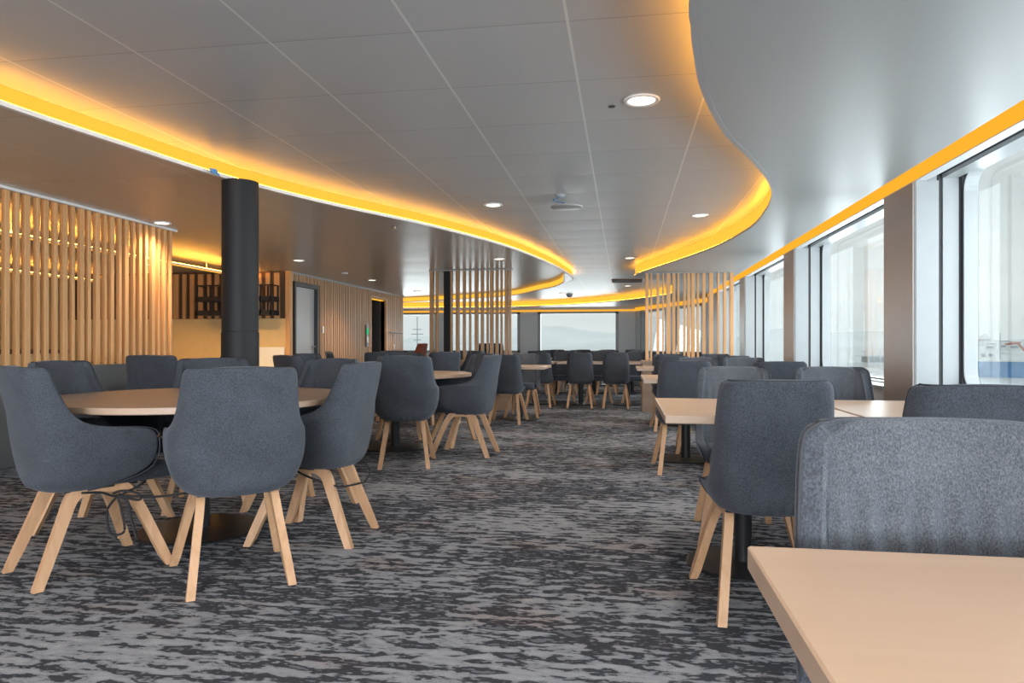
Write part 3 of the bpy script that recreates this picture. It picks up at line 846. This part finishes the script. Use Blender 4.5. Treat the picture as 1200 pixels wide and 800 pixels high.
# ------------------------------------------------------------------ cords tying chairs together
def cord(name, ptlists, label):
    b = BM()
    for p in ptlists: tube(b, spline([Vector(q) for q in p], 8), .0055, 6)
    o = obj(name, b, M['cord'], None, True); tag(o, label, 'cord'); return o
def bow(c, sx):
    c = Vector(c)
    l1 = [c, c+Vector((-.05*sx, 0, -.07)), c+Vector((-.035*sx, 0, -.17)), c+Vector((.035*sx, 0, -.16)), c+Vector((.02*sx, 0, -.06)), c]
    l2 = [c, c+Vector((.05*sx, 0, -.02)), c+Vector((.07*sx, 0, -.10)), c+Vector((.10*sx, 0, -.20))]
    l3 = [c+Vector((-.02*sx, 0, .01)), c+Vector((.03*sx, -.01, .025)), c+Vector((.10*sx, 0, .015)), c+Vector((.11*sx, 0, -.015)), c]
    return [l1, l2, l3]
cc = (-2.27, 2.86, .345)
cord('tie_cord', [[(-2.33, 2.72, .385), (-2.30, 2.80, .37), cc, (-2.20, 2.92, .385), (-2.22, 2.99, .398)], [cc, (-2.08, 2.87, .345), (-1.90, 2.86, .375), (-1.83, 2.86, .395)]] + bow(cc, 1), 'black braided cord tied in a bow between the two front armchairs')
cord('tie_cord', [[(-1.70, 3.42, .40), (-1.64, 3.40, .365), (-1.53, 3.405, .325), (-1.44, 3.42, .30), (-1.39, 3.44, .305)], [(-1.46, 3.80, .37), (-1.41, 3.78, .32), (-1.42, 3.72, .27), (-1.40, 3.60, .285), (-1.39, 3.44, .305)]], 'black braided cord strung across the legs of the aisle-side armchair')

# ------------------------------------------------------------------ ceiling fittings
def downlight(x, y, z, r, label, group=None, power=54, col=(1, .90, .79)):
    t = thing('downlight', label, 'ceiling light', (x, y, z), 0, group)
    obj('trim_ring', lathe(BM(), [(r*.74, -.001), (r*.78, -.008), (r*.97, -.010), (r, -.004), (r, -.0005)], n=36), M['plastic'], t, True)
    obj('lens', lathe(BM(), [(0, -.004), (r*.76, -.004), (r*.76, -.001), (0, -.001)], n=32), M['lamp'], t)
    l = bpy.data.lights.new('downlight_lamp', 'SPOT'); l.energy = power; l.color = col; l.spot_size = math.radians(125); l.spot_blend = .9; l.shadow_soft_size = .06
    lo = bpy.data.objects.new('downlight_lamp', l); COL.objects.link(lo); lo.parent = t; lo.location = (0, 0, -.03)
DL = [(.098, 3.776, ZU, .095, 'large round downlight near the top of the aisle ceiling'), (.76, 7.22, ZU, .085, 'round downlight inside the S-curve of the right ceiling edge'), (-1.19, 6.39, ZU, .085, 'round downlight beside the hanging detector, left of the aisle'),
      (.10, 10.6, ZU, .085, 'downlight above the aisle just before the dark air vent'), (.10, 15.6, ZU, .085, 'downlight beyond the dark air vent over the far rows'), (-4.44, 6.205, ZL, .085, 'downlight in the soffit beside the top of the left slat screen'),
      (-4.51, 9.26, ZL, .085, 'downlight in the left soffit right of the black column'), (-4.55, 12.28, ZL, .085, 'downlight in the left soffit before the slat wall doors'), (-1.69, 9.52, ZL, .085, 'downlight in the left soffit above the oak slat partition'),
      (-4.5, 14.97, ZL, .085, 'downlight in the left soffit near the open doorway'), (-1.5, 17.5, ZU, .085, 'farthest downlight over the rows by the front windows')]
for x, y, z, r, lab in DL:
    if x < -4: downlight(x, y, z, r, lab, None, 85, (1, .66, .36))
    else: downlight(x, y, z, r, lab)
for x, y, z in ((.0, .4, ZU), (-1.5, .4, ZU), (-4.0, 1.8, ZL), (-1.4, -2.6, ZU), (-4.2, -1.2, ZL)):  # unseen downlights added as fill light
    downlight(x, y, z, .085, 'added round fill downlight in the ceiling above or behind the camera', 'added fill downlights out of frame')
# unseen lamps added to brighten the servery and nook
for x, y in ((-7.4, 3.2), (-7.4, 5.4), (-5.50, 9.45), (-6.95, 9.35)):
    downlight(x, y, ZL, .085, 'added unseen warm downlight over the servery behind the slat screen', 'added servery downlights', 125, (1, .60, .24))

t = thing('hanging_detector', 'round white plate hanging by a blue wire from the ceiling', 'detector', (-.50, 6.28, ZU))
obj('mount', lathe(BM(), [(0, -.02), (.035, -.018), (.05, 0)], -.04, -.22, 24), M['shipgrey'], t, True)
obj('wire', tube(BM(), spline([Vector((-.04, -.22, -.02)), Vector((-.10, -.2, -.04)), Vector((-.02, -.12, -.05)), Vector((0, 0, -.055))], 6), .006, 6), M['bluewire'], t, True)
obj('plate', lathe(BM(), [(0, -.075), (.13, -.073), (.145, -.066), (.145, -.060), (0, -.055)], 0, 0, 40), M['ceil_r'], t, True)
t = thing('dome_camera', 'small dark dome sensor on the far ceiling', 'sensor', (-.82, 12.8, ZU)); t.location = (-1.35, 17.9, ZU)
obj('dome', lathe(BM(), [(0, -.09), (.05, -.08), (.075, -.05), (.08, -.02), (.08, 0)], n=24), M['shipgrey'], t, True); obj('ring', lathe(BM(), [(.08, -.02), (.095, -.015), (.095, 0)], n=24), M['plastic'], t, True)
t = thing('air_vent', 'dark rectangular slot vent in the ceiling beside the right soffit nose', 'vent', (.08, 14.3, ZU))
obj('frame', bx(-.30, .30, -.30, .30, -.02, -.0005), M['backing'], t); obj('slot', bx(-.26, .26, -.26, .26, -.024, -.0205), M['gasket'], t)
t = thing('sprinkler', 'small brass sprinkler head on the left soffit behind the amber edge', 'sprinkler', (-2.26, 6.75, ZL))
obj('rose', lathe(BM(), [(.035, -.008), (.04, -.001)], n=20), M['steel'], t); obj('head', lathe(BM(), [(0, -.03), (.018, -.028), (.012, -.01), (.012, -.001)], n=16), M['edge'], t)
for x, y, z, lab in ((-4.55, 11.0, ZL, 'small round white sensor on the left soffit before the doors'),):
    o = obj('ceiling_sensor', lathe(BM(), [(0, -.02), (.05, -.018), (.06, 0)], n=24), M['plastic'], None, True); o.location = (x, y, z); tag(o, lab, 'sensor')
o = obj('ceiling_hole_cover', lathe(BM(), [(0, -.004), (.018, -.004), (.02, -.0005)], n=16), M['gasket']); o.location = (-.06, 3.85, ZU); tag(o, 'small dark round hole cover beside the large downlight', 'cover')
b = BM(); vs = [b.verts.new(p) for p in ((-2.752, 4.52, 2.216), (-2.757, 4.42, 2.216), (-2.785, 4.44, 2.255), (-2.77, 4.50, 2.262))]; b.faces.new(vs)
r = bmesh.ops.extrude_face_region(b, geom=b.faces[:]); bmesh.ops.translate(b, vec=(.004, -.002, 0), verts=[v for v in r['geom'] if isinstance(v, bmesh.types.BMVert)])
o = obj('tape_scrap', b, M['tape']); o.location = (-.036, 0, -.006); tag(o, 'scrap of blue masking tape stuck on the rim of the left soffit', 'tape')

# ------------------------------------------------------------------ outside
ZSEA = -7.0
b = BM(); vs = [b.verts.new(p) for p in ((-4000, -3000, ZSEA), (4000, -3000, ZSEA), (4000, 6000, ZSEA), (-4000, 6000, ZSEA))]; b.faces.new(vs)
o = struct('sea', b, M['sea'])
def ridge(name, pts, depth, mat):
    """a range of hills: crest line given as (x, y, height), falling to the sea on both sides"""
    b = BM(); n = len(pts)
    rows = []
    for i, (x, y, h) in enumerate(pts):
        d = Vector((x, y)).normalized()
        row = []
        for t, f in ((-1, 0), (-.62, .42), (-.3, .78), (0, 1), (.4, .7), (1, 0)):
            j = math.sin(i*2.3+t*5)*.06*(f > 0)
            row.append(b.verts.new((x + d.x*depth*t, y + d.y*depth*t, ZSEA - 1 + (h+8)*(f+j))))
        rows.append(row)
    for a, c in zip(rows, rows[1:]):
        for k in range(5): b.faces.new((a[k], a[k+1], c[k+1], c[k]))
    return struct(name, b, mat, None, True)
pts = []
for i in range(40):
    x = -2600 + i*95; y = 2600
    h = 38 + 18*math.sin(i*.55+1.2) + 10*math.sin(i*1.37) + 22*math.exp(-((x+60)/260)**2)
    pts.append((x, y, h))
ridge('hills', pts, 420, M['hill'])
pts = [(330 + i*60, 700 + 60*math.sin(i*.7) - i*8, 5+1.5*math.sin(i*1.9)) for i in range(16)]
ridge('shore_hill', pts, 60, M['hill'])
pts = [(420 + i*20, 620 - i*40, 1.4) for i in range(16)]
ridge('harbour_land', pts, 50, M['land'])
# harbour buildings and tanks on the shore
def at(px, dist, z):
    u = (px-600)/820; c, s = math.cos(YAW), math.sin(YAW)
    return (dist*(-s+u*c), dist*(c+u*s), z)
x, y, _ = at(1165, 600, 0)
for i, (px, w, h, d) in enumerate(((1132, 6, 7, 570), (1147, 6, 9, 600), (1161, 6, 6, 570), (1176, 6, 8, 600), (1190, 6, 7, 570), (1205, 6, 9, 600))):
    X, Y, _ = at(px, d, 0)
    t = thing('harbour_building', 'pale harbour building on the far shore seen through the near right window', 'building', (X, Y, -4.0), -.6, 'harbour buildings')
    obj('walls', bx(-w/2, w/2, -5, 5, 0, h), M['shipwhite'], t); obj('windows', bx(-w*.42, w*.42, -5.1, -4.9, h*.35, h*.6), M['shipgrey'], t); obj('roof', bx(-w/2-.4, w/2+.4, -5.4, 5.4, h, h+.6), M['shipred'] if i % 3 == 1 else M['shipgrey'], t)
for px in (1137, 1154):
    X, Y, _ = at(px, 640, 0)
    t = thing('storage_tank', 'white domed storage tank behind the harbour buildings', 'tank', (X, Y, -3.0), 0, 'storage tanks')
    obj('shell', lathe(BM(), [(4, 0), (4, 10), (3.4, 12.5), (2, 14), (0, 14.6)], n=24), M['shipwhite'], t, True); obj('band', lathe(BM(), [(4.05, 8), (4.05, 9)], n=24), M['shipgrey'], t)
# blue work vessel
X, Y, _ = at(1172, 175, 0)
t = thing('work_vessel', 'blue-hulled work vessel with white deckhouse moored beyond the near right window', 'ship', (X, Y, ZSEA), -.42)
b = BM(); prism(b, [(-13, -2.4), (16, -2.4), (18, 0), (16, 2.4), (-13, 2.4), (-14, 0)], 0, 4.2); obj('hull', b, M['shipblue'], t)
b = BM(); box(b, -13, 18, -2.5, 2.5, 3.9, 4.3); obj('deck_rail', b, M['shipwhite'], t)
b = BM(); box(b, -11, -1, -2, 2, 4.3, 6.3); box(b, -9, -3, -1.7, 1.7, 6.3, 7.8); box(b, -7, -5, -1, 1, 7.8, 8.6); obj('deckhouse', b, M['shipwhite'], t)
b = BM()
for i in range(6): box(b, -10.4+i*1.6, -9.5+i*1.6, -2.06, -1.9, 5.0, 5.8)
obj('windows', b, M['shipgrey'], t)
b = BM(); sweep(b, [Vector((1.0, -1, 8.2)), Vector((3.6, -1, 8.4)), Vector((6.5, -1, 4.3))], 1.2, .5, (0, 1, 0)); obj('ramp', b, M['shipred'], t)
obj('mast', tube(tube(BM(), [(-6, 0, 8.6), (-6, 0, 14)], .12, 6), [(0, 0, 4), (0, 0, 11)], .12, 6), M['shipgrey'], t)
# pale passenger boat further out
X, Y, _ = at(1036, 250, 0)
t = thing('passenger_boat', 'pale passenger boat on the water beyond the second window', 'boat', (X, Y, ZSEA), .12)
obj('hull', prism(BM(), [(-13, 0), (-9, -2.6), (14, -2.6), (14, 2.6), (-9, 2.6)], 0, 1.8), M['shipwhite'], t)
obj('cabin', bx(-7, 14, -2.2, 2.2, 1.8, 3.9), M['land'], t); obj('roof', bx(-9, 14, -2.5, 2.5, 3.9, 4.3), M['shipwhite'], t)
b = BM()
for i in range(10): box(b, -6.6+i*2.05, -6.3+i*2.05, -2.26, -2.1, 1.8, 3.9)
obj('posts', b, M['shipwhite'], t)
obj('mast', tube(BM(), [(-4, 0, 4.3), (-4, 0, 7.5)], .1, 6), M['shipgrey'], t)
# lattice mast ahead
X, Y, _ = at(489, 300, 0)
t = thing('lattice_mast', 'thin mast with crossbars seen through the far left front window', 'mast', (X, Y, ZSEA))
obj('pole', tube(BM(), [(0, 0, 0), (0, 0, 20)], .18, 6), M['shipgrey'], t)
for z, w in ((10, 1.6), (12.5, 2.6), (14.5, 2.0)): obj('crossbar', bx(-w, w, -.15, .15, z, z+.3), M['shipgrey'], t)

# ------------------------------------------------------------------ light
W = bpy.data.worlds.new('overcast'); S.world = W; W.use_nodes = True
nt = W.node_tree; bg = nt.nodes['Background']
tc = N(nt, 'ShaderNodeTexCoord')
mp = N(nt, 'ShaderNodeMapping'); mp.inputs['Scale'].default_value = (1.2, 1.2, 5); nt.links.new(tc.outputs['Generated'], mp.inputs['Vector'])
nz = N(nt, 'ShaderNodeTexNoise'); nz.inputs['Scale'].default_value = 1.7; nz.inputs['Detail'].default_value = 6
nt.links.new(mp.outputs['Vector'], nz.inputs['Vector'])
r = ramp(nt, [(.32, (.62, .66, .68)), (.55, (.76, .785, .79)), (.72, (.86, .87, .865))], nz.outputs['Fac'])
nt.links.new(r.outputs['Color'], bg.inputs['Color']); bg.inputs['Strength'].default_value = 1.0

def daylight(loc, rot, sx, sy, power, col=(.90, .95, 1.0)):
    l = bpy.data.lights.new('window_daylight', 'AREA'); l.shape = 'RECTANGLE'; l.size = sx; l.size_y = sy; l.energy = power; l.color = col  # also serves the added fill lamps at the made-up back windows
    o = bpy.data.objects.new('window_daylight', l); COL.objects.link(o); o.location = loc; o.rotation_euler = rot
    return o
for (a0, a1), (b0, b1) in zip(panels, panels[1:]):
    daylight((XW+.8, (a1+b0)/2, 1.45), (0, PI/2, 0), 1.6, b0-a1, 92, (.86, .93, 1.0))
for x, w in ((-6.85, 1.9), (-4.3, 2.2), (-1.34, 2.4)):
    daylight((x, YF+.35, 1.42), (-PI/2, 0, 0), w, 1.2, 36)
for x, w, e in ((-7.3, 2.5, 90), (-3.3, 2.5, 130), (0, 2.7, 390)):  # fill lamps added at the made-up windows of the back wall
    daylight((x, -5.2, 1.42), (PI/2, 0, 0), w, 1.2, e)

S.view_settings.view_transform = 'Standard'; S.view_settings.look = 'None'; S.view_settings.gamma = 1; S.view_settings.use_curve_mapping = False
S.view_settings.exposure = 0.2
S.cycles.use_denoising = True
S.cycles.max_bounces = 8; S.cycles.diffuse_bounces = 4; S.cycles.glossy_bounces = 3; S.cycles.transparent_max_bounces = 12
S.cycles.sample_clamp_indirect = 4
